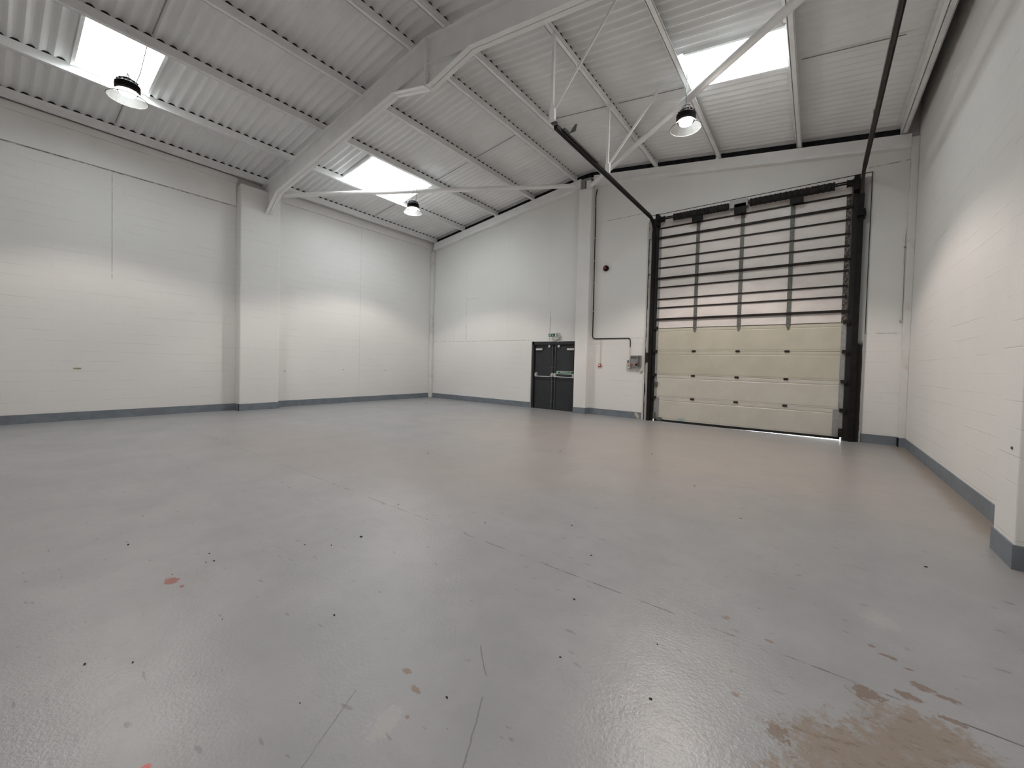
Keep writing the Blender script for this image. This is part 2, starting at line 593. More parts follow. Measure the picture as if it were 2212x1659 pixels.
def link(name, mb, mat, parent=None, smooth=False, bevel=0.0, root=None, loc=None):
    """root = the top Empty of the thing; mesh is written in world metres and stored relative to it"""
    me = bpy.data.meshes.new(name)
    o = bpy.data.objects.new(name, me)
    COL.objects.link(o)
    off = Vector((0, 0, 0))
    if parent is not None:
        o.parent = parent
        q = parent
        while q is not None:
            off += q.location
            q = q.parent
    if loc is not None:
        o.location = Vector(loc)-off
        off = Vector(loc)
    me.from_pydata([tuple(v-off) for v in mb.v], [], mb.f)
    me.validate()
    import bmesh
    bm = bmesh.new()
    bm.from_mesh(me)
    bmesh.ops.recalc_face_normals(bm, faces=bm.faces)
    bm.to_mesh(me)
    bm.free()
    if smooth:
        for p in me.polygons:
            p.use_smooth = True
        try:
            me.set_sharp_from_angle(angle=math.radians(35))
        except Exception:
            pass
    me.materials.append(mat)
    if bevel:
        b = o.modifiers.new('bevel', 'BEVEL')
        b.width = bevel
        b.segments = 2
        b.limit_method = 'ANGLE'
    return o


def struct(name, mb, mat, parent=None, **kw):
    o = link(name, mb, mat, parent, **kw)
    if parent is None:
        o['kind'] = 'structure'
    return o


def tag(o, label, cat, group=None):
    o['label'] = label
    o['category'] = cat
    if group:
        o['group'] = group
    return o


def thing(name, label, cat, loc=(0, 0, 0), group=None):
    o = bpy.data.objects.new(name, None)
    COL.objects.link(o)
    o.location = Vector(loc)
    o.empty_display_size = 0.2
    return tag(o, label, cat, group)


def text_mesh(txt, size):
    cu = bpy.data.curves.new('t', 'FONT')
    cu.body = txt
    cu.size = size
    cu.align_x = 'CENTER'
    cu.align_y = 'CENTER'
    o = bpy.data.objects.new('t', cu)
    COL.objects.link(o)
    bpy.context.view_layer.update()
    me = bpy.data.meshes.new_from_object(o.evaluated_get(bpy.context.evaluated_depsgraph_get()))
    vs = [v.co.copy() for v in me.vertices]
    fs = [tuple(p.vertices) for p in me.polygons]
    bpy.data.objects.remove(o)
    bpy.data.curves.remove(cu)
    bpy.data.meshes.remove(me)
    return vs, fs


def text_part(txt, size, at, mat, parent, name='lettering'):
    """lettering on a face looking towards -y"""
    vs, fs = text_mesh(txt, size)
    mb = MB()
    for v in vs:
        mb.v.append(Vector((at[0]+v.x, at[1], at[2]+v.y)))
    mb.f = fs
    return link(name, mb, mat, parent)


# ------------------------------------------------------------------ floor, walls
struct('floor', MB().box(XL-0.3, XR+0.3, YN-0.3, D+0.14, -0.15, 0.0), M['floor'])
struct('ground_outside', MB().box(-16, 6, D+0.14, D+10, -0.2, -0.02), M['ground'])

zL = zpb(XL)+0.30
wl = MB().box(XL-0.22, XL, YN-0.2, D+0.14, 0, zL+0.05)
struct('wall_left', wl, M['wall_l'])
mb = MB().box(XL, XL+0.035, YN, 4.29, 5.68, 6.40)
mb.box(XL, XL+0.10, YN, 4.29, 6.29, 6.44)
mb.box(XL, XL+0.02, 5.36, D-0.02, 6.19, 6.42)
struct('trim_left', mb, M['smooth'])
zR = zpb(XR)+0.30
struct('wall_right', MB().box(XR, XR+0.22, YN-0.2, D+0.14, 0, 7.60), M['wall_r'])
mb = MB().box(1.325, 1.345, YN-0.2, D+0.14, 6.50, 7.56).box(1.325, XR+0.1, YN-0.2, D+0.14, 7.55, 7.62)
mb.box(1.325, XR+0.05, D+0.02, D+0.14, zpb(XR)-0.05, 7.56)
struct('trim_right', mb, M['smooth'])
mb = MB()
mb.prism([(XL-0.2, 0), (XR+0.2, 0), (XR+0.2, zpb(XR)+0.2), (RX, 7.6), (XL-0.2, zpb(XL)+0.2)], 'y', YN-0.2, YN)
struct('wall_front', mb, M['wall_f'])
# back wall with its two door openings
DX0, DX1, DZ = -7.86, -6.10, 2.295
SX0, SX1, SZ = -3.62, 0.50, 5.70
mb = MB()
y0, y1 = D, D+0.14
mb.prism([(XL, 0), (DX0, 0), (DX0, DZ), (XL, DZ)], 'y', y0, y1)
mb.prism([(DX1, 0), (SX0, 0), (SX0, DZ), (DX1, DZ)], 'y', y0, y1)
mb.prism([(SX1, 0), (XR, 0), (XR, DZ), (SX1, DZ)], 'y', y0, y1)
mb.prism([(XL, DZ), (SX0, DZ), (SX0, SZ), (XL, SZ)], 'y', y0, y1)
mb.prism([(SX1, DZ), (XR, DZ), (XR, SZ), (SX1, SZ)], 'y', y0, y1)
mb.prism([(XL, SZ), (XR, SZ), (XR, zpb(XR)-0.03), (RX, 7.42-0.03), (XL, zpb(XL)-0.03)], 'y', y0, y1)
struct('wall_back', mb, M['wall_b'])
# dark profiled cladding seen in the gap above the back wall
mb = MB()
xx = XL-0.2
while xx < XR+0.2:
    a, b = xx, xx+0.2
    for (p, q, yo) in ((a, a+0.12, 0.0), (a+0.12, a+0.2, 0.03)):
        mb.prism([(p, 5.8), (q, 5.8), (q, zsh(q)+0.06), (p, zsh(p)+0.06)], 'y', D+0.15+yo, D+0.22)
    xx += 0.2
struct('wall_gable', mb, M['clad'])

# skirting bands painted grey
SK, SH = 0.012, 0.19
mb = MB().box(XL, XL+SK, YN, 4.30, 0, SH).box(XL, XL+SK, 5.33, D-0.12, 0, SH)
mb.box(XL, -12.68+SK, 4.30-SK, 4.30, 0, SH).box(-12.68, -12.68+SK, 4.30-SK, 5.33+SK, 0, SH)
struct('baseboard_left', mb, M['base'])
mb = MB().box(XL+0.1, DX0, D-SK, D, 0, SH).box(-5.64, -3.97, D-SK, D, 0, SH).box(0.83, 1.40, D-SK, D, 0, SH)
mb.box(-6.085, -5.645+SK, 11.31-SK, 11.31, 0, SH).box(-5.655, -5.655+SK, 11.31-SK, D, 0, SH)
struct('baseboard_back', mb, M['base'])
mb = MB().box(XR-SK, XR, 5.32, 11.38, 0, SH).box(XR-SK, XR, YN, 4.86, 0, SH)
mb.box(1.285-SK, 1.285, 4.86-SK, 5.32+SK, 0, SH).box(1.285, XR, 4.86-SK, 4.86, 0, SH)
mb.box(1.40, 1.40+SK, 11.37-SK, D, 0, SH).box(1.40, XR, 11.37-SK, 11.37, 0, SH)
struct('baseboard_right', mb, M['base'])

# piers and boxed columns
struct('trim_1', MB().box(XL, -12.68, 4.30, 5.33, 0, 6.25), M['pier'], bevel=0.03)
struct('trim_2', MB().box(1.285, XR, 4.86, 5.32, 0, 6.2), M['pier'], bevel=0.01)
struct('trim_3', MB().box(-6.085, -5.655, 11.31, D, 0, 6.98), M['column'], bevel=0.008)
struct('trim_4', MB().box(XL, -12.86, 11.36, D, 0, 6.12), M['corner'], bevel=0.03)
struct('trim_5', MB().box(1.40, XR, 11.37, D, 0, 6.30), M['corner'], bevel=0.01)
# beige smear of filler on the skirting left of the big door
tag(link('filler_smear', MB().prism([(-4.17, 0.165), (-4.12, 0.18), (-4.06, 0.14), (-4.02, 0.05), (-4.035, 0.012), (-4.075, 0.015), (-4.13, 0.08)],
    'y', D-SK-0.004, D-SK), M['beige']), 'cream filler smear on the grey skirting left of the loading door', 'smear')

# ------------------------------------------------------------------ roof sheet with rooflight openings
PITCH_C, AMP, NS = 0.177, 0.027, 8
RL = [  # x0,x1,y0,y1
    (-11.19, -9.60, 1.04, 2.10), (-11.19, -9.60, 6.42, 8.56), (-2.06, -0.565, 7.53, 8.56), (-2.06, -0.565, 1.04, 2.10)]  # last opening is out of view, added to let in more sky light
dy = PITCH_C/NS
ny = int((D+0.2-(YN-0.2))/dy)
ys = [YN-0.2+dy*k for k in range(ny+1)]
xs = [XL-0.2, -11.19, -9.60, -8.0, -6.6, -6.3, -6.1, -5.98, -5.88, -5.78, -5.66, -5.46, -5.16, -3.8, -2.06, -0.565, 1.33]
nx = len(xs)


def sheet_pt(x, y, dz=0.0):
    return Vector((x, y, zsh(x)+AMP*math.cos(2*math.pi*(y-YN)/PITCH_C)+dz))


roof = MB()
panes = [MB() for _ in RL]
roof.v = [sheet_pt(x, y) for y in ys for x in xs]
for j in range(ny):
    ym = (ys[j]+ys[j+1])/2
    for i in range(nx-1):
        xm = (xs[i]+xs[i+1])/2
        hit = None
        for k, (a, b, c, d) in enumerate(RL):
            if a < xm < b and c < ym < d:
                hit = k
        if hit is None:
            q = j*nx+i
            roof.f.append((q, q+1, q+nx+1, q+nx))
        else:
            panes[hit].quad(sheet_pt(xs[i], ys[j]), sheet_pt(xs[i+1], ys[j]), sheet_pt(xs[i+1], ys[j+1]), sheet_pt(xs[i], ys[j+1]))
ceil = struct('ceiling', roof, M['roof'], smooth=True)
# dark lap joints of the sheets
mb = MB()
for yj in (1.83, 8.50, -4.8):
    for sgn in (-1, 1):
        for (d0, d1) in ((0.55, 2.0), (2.22, 3.58), (3.86, 5.2), (5.5, 6.8)):
            if yj == 8.50 and sgn < 0 and d0 == 3.86:
                continue
            if yj == 8.50 and sgn > 0 and d0 == 3.86:
                continue
            if yj == 1.83 and d0 == 3.86:
                continue
            xa, xb = RX+sgn*d0, RX+sgn*d1
            za, zb_ = zsh(xa)-AMP-0.004, zsh(xb)-AMP-0.004
            mb.sweep([(xa, yj, za), (xb, yj, zb_)], [(-0.008, -0.004), (0.008, -0.004), (0.008, 0.004), (-0.008, 0.004)])
link('sheet_lap', mb, plain('lap_sealant', (0.28, 0.28, 0.275), 0.9), ceil)
for k, (a, b, c, d) in enumerate(RL):
    w = struct('window_%d' % (k+1), panes[k], M['rooflight'], smooth=True)
    fr = MB()
    wa, wb = (0.03, 0.03) if a < RX else (0.10, 0.045)
    for (p, q, r, s_) in ((a-wa, a+0.012, c-0.03, d+0.03), (b-0.012, b+wb, c-0.03, d+0.03)):
        fr.box(p, q, r, s_, zsh((p+q)/2)-0.05, zsh((p+q)/2)+0.05)
    for yy in (c, d):
        fr.prism([(a, zsh(a)-0.075), (b, zsh(b)-0.075), (b, zsh(b)+0.03), (a, zsh(a)+0.03)], 'y', yy-0.03, yy+0.02)
    if d-c > 1.5:
        ym = (c+d)/2+0.45
        fr.prism([(a, zsh(a)-0.055), (a+0.35, zsh(a+0.35)-0.055), (a+0.35, zsh(a+0.35)-0.03), (a, zsh(a)-0.03)], 'y', ym-0.02, ym+0.02)
    link('window_frame', fr, M['steel'], w)
    # sky portal: guides the renderer's sampling of the sky through this opening
    ld = bpy.data.lights.new('rooflight_portal', 'AREA')
    ld.shape = 'RECTANGLE'
    ld.size, ld.size_y = b-a, d-c
    ld.cycles.is_portal = True
    lo = bpy.data.objects.new('rooflight_portal', ld)
    COL.objects.link(lo)
    lo.location = ((a+b)/2, (c+d)/2, zsh((a+b)/2)+0.06)
    lo.rotation_euler = (0, math.atan(SL)*(1 if (a+b)/2 > RX else -1), 0)

# ------------------------------------------------------------------ purlins
PD = [6.95, 5.36, 3.68, 2.08, 0.45]
plabels = {
    (-1, 0): 'white roof purlin lowest on the left slope, just above the left wall',
    (-1, 1): 'white roof purlin along the lower edge of the two left rooflights',
    (-1, 2): 'white roof purlin along the upper edge of the two left rooflights',
    (-1, 3): 'white roof purlin on the left slope, between the left rooflights and the ridge',
    (-1, 4): 'white roof purlin just left of the ridge, topmost on the left slope',
    (1, 4): 'white roof purlin just right of the ridge, behind the left door track',
    (1, 3): 'white roof purlin right of the ridge carrying the two door track hangers',
    (1, 2): 'white roof purlin along the left edge of the right rooflight, with the glowing lamp',
    (1, 1): 'white roof purlin along the right edge of the right rooflight',
    (1, 0): 'white roof purlin lowest on the right slope, along the right wall'}
for sgn in (-1, 1):
    for k, d in enumerate(PD):
        if sgn > 0 and k == 0:
            d = 7.12
        x = RX+sgn*d
        z = zpb(x)
        t = thing('roof_purlin', plabels[(sgn, k)], 'purlin', (x, YN, z), 'roof purlins')
        ye = D+0.05
        mb = MB().box(x-0.009, x+0.009, YN, ye, z, z+0.20)
        side = 1
        mb.box(min(x, x+side*0.085), max(x, x+side*0.085), YN, ye, z, z+0.012)
        mb.box(x+side*0.085-0.006, x+side*0.085+0.006, YN, ye, z, z+0.022)
        mb.box(min(x, x-side*0.065), max(x, x-side*0.065), YN, ye, z+0.188, z+0.20)
        link('section', mb, M['purlin'], t)
        link('gap_shade', MB().box(x-0.02, x+0.004*side+0.002, YN, ye, z+0.2005, z+0.236), M['filler'], t)  # black strip paints the dark of the gaps between sheet and purlin
        link('end_cleat', MB().box(x-0.012, x+0.075*side, D-0.05, D-0.035, z+0.012, z+0.19).box(x-0.004, x+0.004, D-0.10, D-0.03, z+0.0, z+0.10), M['purlin'], t)

        if (sgn, k) in ((1, 2), (-1, 2)):
            link('drop_plate', MB().box(x-0.035, x+0.035, D-0.115, D-0.104, z-0.16, z+0.03), M['purlin'], t)

# ------------------------------------------------------------------ portal frame
def top(x): return zpb(x)-0.004
pf = thing('portal_frame', 'white steel portal frame spanning the hall under the roof, haunched at its apex', 'roof frame', (RX, YF, 5.6))
hw = 0.095
rd = 0.50
knL = [(-12.68, 5.60), (-12.03, 6.07)]
low = knL+[(-6.84, top(-6.84)-rd), (RX+0.10, 6.52), (-4.78, top(-4.78)-rd), (0.27, 6.07), (1.285, 5.55)]
upl = [(-12.98, top(-12.98)), (RX, top(RX)), (1.50, top(1.50))]
mb = MB()
poly = [(-12.68, 5.60), (-12.68, 6.20), (-12.98, 6.26)]+[upl[0], upl[1], upl[2]]+[(1.50, 6.2), (1.285, 6.15)]+list(reversed(low[1:]))
mb.prism(poly, 'y', YF-0.008, YF+0.008)
link('web', mb, M['steel'], pf)
mb = MB()
for a, b in zip(low[:-1], low[1:]):
    mb.prism([a, b, (b[0], b[1]+0.018), (a[0], a[1]+0.018)], 'y', YF-hw, YF+hw)
link('bottom_flange', mb, M['steel'], pf)
mb = MB()
for a, b in zip(upl[:-1], upl[1:]):
    mb.prism([a, b, (b[0], b[1]-0.018), (a[0], a[1]-0.018)], 'y', YF-hw, YF+hw)
link('top_flange', mb, M['steel'], pf)
mb = MB()
for a, b in (((-6.84, top(-6.84)-rd), (RX, top(RX)-rd+0.02)), ((RX, top(RX)-rd+0.02), (-4.78, top(-4.78)-rd))):
    mb.prism([a, b, (b[0], b[1]+0.012), (a[0], a[1]+0.012)], 'y', YF-hw*0.75, YF+hw*0.75)
link('haunch_seam', mb, M['steel'], pf)
link('apex_plate', MB().box(RX-0.012, RX+0.012, YF-hw, YF+hw, 6.53, top(RX)-0.01), M['steel'], pf)
for (bx, bz) in ((0.05, 7.24), (0.05, 6.78), (0.05, 6.70), (0.05, 6.62)):
    link('bolt', MB().tube([(RX+0.012, YF-0.055, bz), (RX+0.05, YF-0.055, bz)], 0.014, 6), M['steel'], pf)

# gable beam along the top of the back wall
for sgn, lab in ((-1, 'white steel beam along the sloping top of the back wall, left of the column'),
                 (1, 'white steel beam along the sloping top of the back wall, right of the column over the loading door')):
    xa = -6.09 if sgn < 0 else -5.65
    xb = -12.86 if sgn < 0 else 1.395
    g = thing('gable_beam', lab, 'roof beam', ((xa+xb)/2, D, zpb((xa+xb)/2)-0.3))
    mb = MB().prism([(xa, zpb(xa)-0.015), (xb, zpb(xb)-0.015), (xb, zpb(xb)-0.235), (xa, zpb(xa)-0.235)], 'y', D-0.10, D-0.003)
    link('web', mb, M['steel'], g)
    mb = MB().prism([(xa, zpb(xa)-0.236), (xb, zpb(xb)-0.236), (xb, zpb(xb)-0.30), (xa, zpb(xa)-0.30)], 'y', D-0.14, D-0.003)
    link('bottom_flange', mb, M['steel'], g)

# head of the boxed column
ch = thing('column_head', 'grey steel head plates on top of the white column at the ridge', 'steel bracket', (-5.87, 11.4, 6.98))
link('plate', MB().box(-6.0, -5.90, 11.34, 11.48, 6.981, 7.22), M['galv_lt'], ch)
link('cap', MB().box(-5.98, -5.70, 11.33, 11.50, 7.22, 7.30), M['galv_lt'], ch)
link('stub', MB().box(-5.86, -5.72, 11.34, 11.50, 6.981, 7.22), M['steel'], ch)

# ------------------------------------------------------------------ bracing tubes
def brace(lab, a, b, r):
    t = thing('bracing_tube', lab, 'brace', a, 'roof bracing tubes')
    a, b = Vector(a), Vector(b)
    d = (b-a).normalized()
    link('tube', MB().tube([a+d*0.18, b-d*0.18], r, 14), M['steel'], t, smooth=True)
    for p, q in ((a, a+d*0.24), (b-d*0.24, b)):
        link('end_plate', MB().bar(p, q, 0.014, 0.14), M['steel'], t)


brace('white bracing tube from the left end of the portal frame to the ridge column', (-12.45, 5.14, 6.14), (-6.03, 11.28, 7.10), 0.066)
brace('white bracing tube rising right from the ridge column past the right rooflight', (-5.70, 11.26, 6.98), (1.10, 5.12, 6.15), 0.064)

# hangers of the left door track
def hanger(lab, y, xtop2):
    t = thing('track_hanger', lab, 'hanger', (-3.74, y, 5.66), 'door track hangers')
    z1 = zpb(-3.76)
    link('drop_strut', MB().bar((-3.74, y, 5.68), (-3.74, y, z1), 0.05, 0.05, Vector((0, 1, 0))), M['steel'], t)
    link('diagonal_strut', MB().bar((-3.72, y+0.03, 5.86), (xtop2, y+0.03, zpb(xtop2)+0.18), 0.045, 0.02, Vector((0, 1, 0))), M['steel'], t)
    link('gusset', MB().box(-3.78, -3.68, y-0.03, y+0.03, 5.665, 5.86), M['steel'], t)


hanger('white V-shaped track hanger nearest the portal frame, above the left door track end', 5.9, -2.66)
hanger('white V-shaped track hanger nearest the back wall, above the left door track', 8.18, -2.62)
# thin sag rods between purlins
def sag(lab, x0, x1, y):
    tag(link('sag_rod', MB().tube([(x0, y, zpb(x0)+0.10), (x1, y, zpb(x1)+0.10)], 0.009, 6), M['steel'], loc=(x0, y, zpb(x0)+0.1)), lab, 'rod', 'sag rods')


sag('thin white rod between purlins left of the glowing lamp', RX+2.08, RX+3.68, 8.25)
sag('thin white rod crossing below the right rooflight', RX+3.68, RX+5.36, 8.22)

# ------------------------------------------------------------------ high-bay lamps
def lamp(lab, x, y, z, cable, bulb='bulb', power=1.0, side=1):
    t = thing('highbay_lamp', lab, 'pendant lamp', (x, y, z), 'high-bay lamps')
    hz = z+0.125
    prof = [(0.05, 0.0), (0.150, 0.0), (0.165, 0.02)]
    for k in range(4):
        prof += [(0.168, 0.03+0.022*k), (0.150, 0.04+0.022*k), (0.168, 0.05+0.022*k)]
    prof += [(0.155, 0.13), (0.125, 0.14), (0.115, 0.165), (0.10, 0.175), (0.095, 0.20), (0.06, 0.225), (0.03, 0.235)]
    h = link('housing', MB().lathe((x, y, hz), prof, 36), M['lamp_black'], t, smooth=True)
    mb = MB()
    for k in range(12):
        a = 2*math.pi*k/12
        mb.bar((x+0.05*math.cos(a), y+0.05*math.sin(a), hz+0.19), (x+0.14*math.cos(a), y+0.14*math.sin(a), hz+0.15), 0.006, 0.05)
    link('cooling_fin', mb, M['lamp_black'], h)
    pts = [(x+0.10*math.cos(a), y, hz+0.16+0.15*math.sin(a)) for a in [math.pi*k/8 for k in range(9)]]
    link('handle', MB().tube(pts, 0.008, 6, Vector((0, 1, 0))), M['galv'], t, smooth=True)
    sh = [(0.152, 0.125), (0.165, 0.11), (0.200, 0.07), (0.235, 0.03), (0.262, 0.004), (0.268, 0.0)]
    link('shade', MB().lathe((x, y, z), sh, 48, cap=False), M['acrylic'], t, smooth=True)
    rim = [(x+0.268*math.cos(a), y+0.268*math.sin(a), z) for a in [2*math.pi*k/40 for k in range(41)]]
    link('shade_rim', MB().tube(rim, 0.006, 6, Vector((0, 0, 1))), M['galv'], t, smooth=True)
    link('bulb', MB().lathe((x, y, hz-0.075), [(0.0, 0.0), (0.06, 0.006), (0.105, 0.03), (0.12, 0.074)], 24, cap=False), M[bulb], t, smooth=True)
    zt = zpb(x)
    link('suspension_wire', MB().tube([(x, y, hz+0.30), (x, y, zt)], 0.004, 6), M['galv'], t)
    cx_, cy_ = cable
    link('power_cable', MB().tube([(x+0.02, y+side*0.09, hz+0.15), (x+0.01, y+side*0.1+(cy_-y-side*0.1)*0.4, hz+0.40), (cx_, cy_, zt+0.02)], 0.007, 6), M['galv'], t)
    link('hook', MB().tube([(x, y, zt), (x+0.03, y+0.01, zt+0.05), (x+0.015, y, zt+0.12)], 0.008, 6), M['steel'], t)
    ld = bpy.data.lights.new('lamp_light', 'SPOT')
    ld.energy = LAMP_W*power
    ld.color = LAMP_COL
    ld.spot_size = math.radians(122)
    ld.spot_blend = 0.28
    ld.shadow_soft_size = 0.10
    lo = bpy.data.objects.new('lamp_light', ld)
    COL.objects.link(lo)
    lo.parent = t
    lo.location = (0, 0, -0.02)
    # stray light of the same lamp leaving sideways and up through the clear shade
    lp = bpy.data.lights.new('shade_light', 'POINT')
    lp.energy = UPLIGHT*min(power, 1.0)*1.25
    lp.color = (1.0, 0.94, 0.88)
    lp.shadow_soft_size = 0.08
    lq = bpy.data.objects.new('shade_light', lp)
    COL.objects.link(lq)
    lq.parent = t
    lq.location = (0, 0, 0.02)
    return t


lamp('black high-bay lamp hanging below the rooflight nearest the camera on the left slope', RX-3.68, 1.53, 5.86, (RX-3.68, 1.78), power=0.66)
lamp('black high-bay lamp hanging under the left rooflight beyond the portal frame, near the back wall', RX-3.68, 7.65, 5.85, (RX-3.68, 7.75), power=0.88)
lamp('brightly glowing high-bay lamp hanging by the right rooflight above the loading door', RX+3.815, 7.85, 5.92, (RX+3.815, 7.81), 'bulb_hot', power=1.22, side=-1)
lamp('unseen black high-bay lamp added for light on the right slope above the camera', RX+3.77, 1.6, 5.9, (RX+3.77, 1.7), power=0.9)  # out of view, added to raise the light level

for (lx, lab) in ((RX-3.68, 'unseen black high-bay lamp added for light on the left slope behind the camera'), (RX+3.77, 'unseen black high-bay lamp added for light on the right slope behind the camera')):
    lamp(lab, lx, -4.6, 5.88, (lx, -4.4), power=0.6)  # both lamps are unseen, added to lift the light in the hall

# ------------------------------------------------------------------ fire exit double door
d1 = bpy.data.objects.new('door_1', None)
COL.objects.link(d1)
d1.location = (-6.96, D, 0)
d1['kind'] = 'structure'
tag(d1, 'dark grey double fire exit door with silver push bars beside the white column', 'door')
mb = MB()
mb.box(DX0+0.04, -7.745, D-0.02, D+0.12, 0, DZ-0.02).box(DX0+0.04, DX1, D-0.02, D+0.12, 2.175, DZ-0.01)
mb.box(-6.20, DX1-0.001, D-0.02, D+0.12, 0, 2.175).box(-7.745, -7.70, D+0.03, D+0.12, 0, 2.175)
link('door_frame', mb, M['anth_dark'], d1)
link('leak_panel', MB().box(-7.745, -6.19, D+0.095, D+0.115, 0.0, 2.18), M['anth_dark'], d1)  # unseen backing panel added to block light leaking round the leaves
link('threshold', MB().box(-7.745, -6.20, D+0.09, D+0.14, -0.01, 0.03), M['anth_dark'], d1)
link('reveal_strip', MB().box(DX0, DX0+0.04, D-0.012, D+0.12, 0, DZ), M['greybox'], d1)
for (xa, xb, hx) in ((-7.70, -6.968, -1), (-6.952, -6.20, 1)):
    lf = link('door_leaf', MB().box(xa, xb, D+0.035, D+0.085, 0.004, 2.17), M['anthracite'], d1, bevel=0.003)
    # push bar: two end boxes, bar between
    zb_ = 1.155
    yb = D+0.035
    e1, e2 = xa+0.045, (xb-0.045 if hx < 0 else xb-0.006)
    for e in (e1, e2):
        mb = MB().lathe((e, yb, zb_), [(0.0, -0.085), (0.03, -0.08), (0.043, -0.055), (0.047, 0.0)], 20, 'y')
        for v in mb.v:
            v.z = zb_+(v.z-zb_)*1.75
        link('bar_end', mb, M['silver'], lf, smooth=True)
    link('push_bar', MB().tube([(e1, yb-0.075, zb_-0.05), (e2-0.10, yb-0.075, zb_-0.05), (e2, yb-0.07, zb_-0.02)] if hx < 0 else
                               [(e1, yb-0.07, zb_-0.04), (e2, yb-0.075, zb_-0.05)], 0.013, 10), M['silver'], lf, smooth=True)
    rx = xb-0.05 if hx < 0 else xa+0.045
    link('latch_rod', MB().tube([(rx, yb-0.03, 0.03), (rx, yb-0.03, 2.13)], 0.011, 8), M['rod'], lf, smooth=True)
    for zz in (0.28, 0.95, 1.42, 2.06):
        link('rod_guide', MB().box(rx-0.025, rx+0.025, yb-0.045, yb, zz-0.012, zz+0.012), M['rod'], lf)
    link('strike', MB().box(rx-0.16 if hx < 0 else rx+0.09, rx-0.09 if hx < 0 else rx+0.16, yb-0.05, yb, 2.085, 2.165), M['silver'], lf)
    c0 = xa+0.03 if hx < 0 else xb-0.26
    link('closer', MB().box(c0, c0+0.26, yb-0.06, yb, 1.99, 2.05), M['silver'], lf, bevel=0.006)
    link('closer_arm', MB().bar((c0+0.10, yb-0.05, 2.07), (c0+0.34 if hx < 0 else c0-0.08, yb-0.03, 2.09), 0.02, 0.012), M['anth_dark'], lf)
sg = thing('push_bar_sign', 'long green and white push bar instruction sign on the right fire door leaf', 'sign', (-6.54, D+0.03, 1.26))
link('sign_plate', MB().box(-6.86, -6.22, D+0.028, D+0.034, 1.205, 1.305), M['signwhite'], sg)
link('green_field', MB().box(-6.80, -6.225, D+0.0265, D+0.028, 1.218, 1.292).box(-6.852, -6.81, D+0.0265, D+0.028, 1.218, 1.292), M['green'], sg)
text_part('Push bar to open', 0.062, (-6.50, D+0.026, 1.257), M['signwhite'], sg)
link('arrow', MB().quad((-6.845, D+0.026, 1.235), (-6.825, D+0.026, 1.228), (-6.815, D+0.026, 1.282), (-6.835, D+0.026, 1.275)), M['signwhite'], sg)

# exit sign above the door
ex = thing('exit_sign', 'green and white running man exit sign above the fire door', 'exit sign', (-6.9, D, 2.36))
link('housing', MB().lathe((-6.86, D, 2.45), [(0.0, -0.10), (0.10, -0.10), (0.14, -0.07), (0.15, 0.0)], 28, 'y'), M['white_pl'], ex, smooth=True)
X0, Z0, SQ, YS = -7.115, 2.43, 0.108, D-0.118
link('sign_panel', MB().box(X0-0.012, X0+3*SQ+0.022, YS, YS+0.016, Z0-0.012, Z0+SQ+0.012), M['signwhite'], ex)
mb = MB()
for k in range(3):
    mb.box(X0+k*(SQ+0.005), X0+k*(SQ+0.005)+SQ, YS-0.003, YS, Z0, Z0+SQ)
link('green_field', mb, M['green'], ex)
mb = MB()
yq = YS-0.004
q0 = X0
# running figure (plain): head, body, limbs
mb.disc((q0+0.070, yq, Z0+0.090), 0.011)
for (a, b, c, d, w_) in ((0.062, 0.078, 0.050, 0.042, 0.018), (0.050, 0.044, 0.075, 0.028, 0.013), (0.075, 0.028, 0.070, 0.008, 0.012),
                         (0.050, 0.044, 0.030, 0.030, 0.013), (0.030, 0.030, 0.012, 0.030, 0.012), (0.060, 0.074, 0.034, 0.066, 0.010),
                         (0.060, 0.074, 0.088, 0.056, 0.010)):
    va = Vector((q0+a, yq, Z0+b)); vb = Vector((q0+c, yq, Z0+d))
    dd = (vb-va).normalized(); nn = Vector((-dd.z, 0, dd.x))*w_/2
    mb.quad(va+nn, vb+nn, vb-nn, va-nn)
link('running_figure', mb, M['signwhite'], ex)
mb = MB()
q1 = X0+SQ+0.005
mb.quad((q1+0.048, yq, Z0+0.095), (q1+0.060, yq, Z0+0.095), (q1+0.060, yq, Z0+0.045), (q1+0.048, yq, Z0+0.045))
mb.quad((q1+0.028, yq, Z0+0.048), (q1+0.080, yq, Z0+0.048), (q1+0.054, yq, Z0+0.012))
link('arrow', mb, M['signwhite'], ex)
mb = MB()
q2 = X0+2*(SQ+0.005)
mb.quad((q2+0.030, yq, Z0+0.008), (q2+0.080, yq, Z0+0.008), (q2+0.080, yq, Z0+0.10), (q2+0.030, yq, Z0+0.10))
link('door_symbol', mb, M['signwhite'], ex)

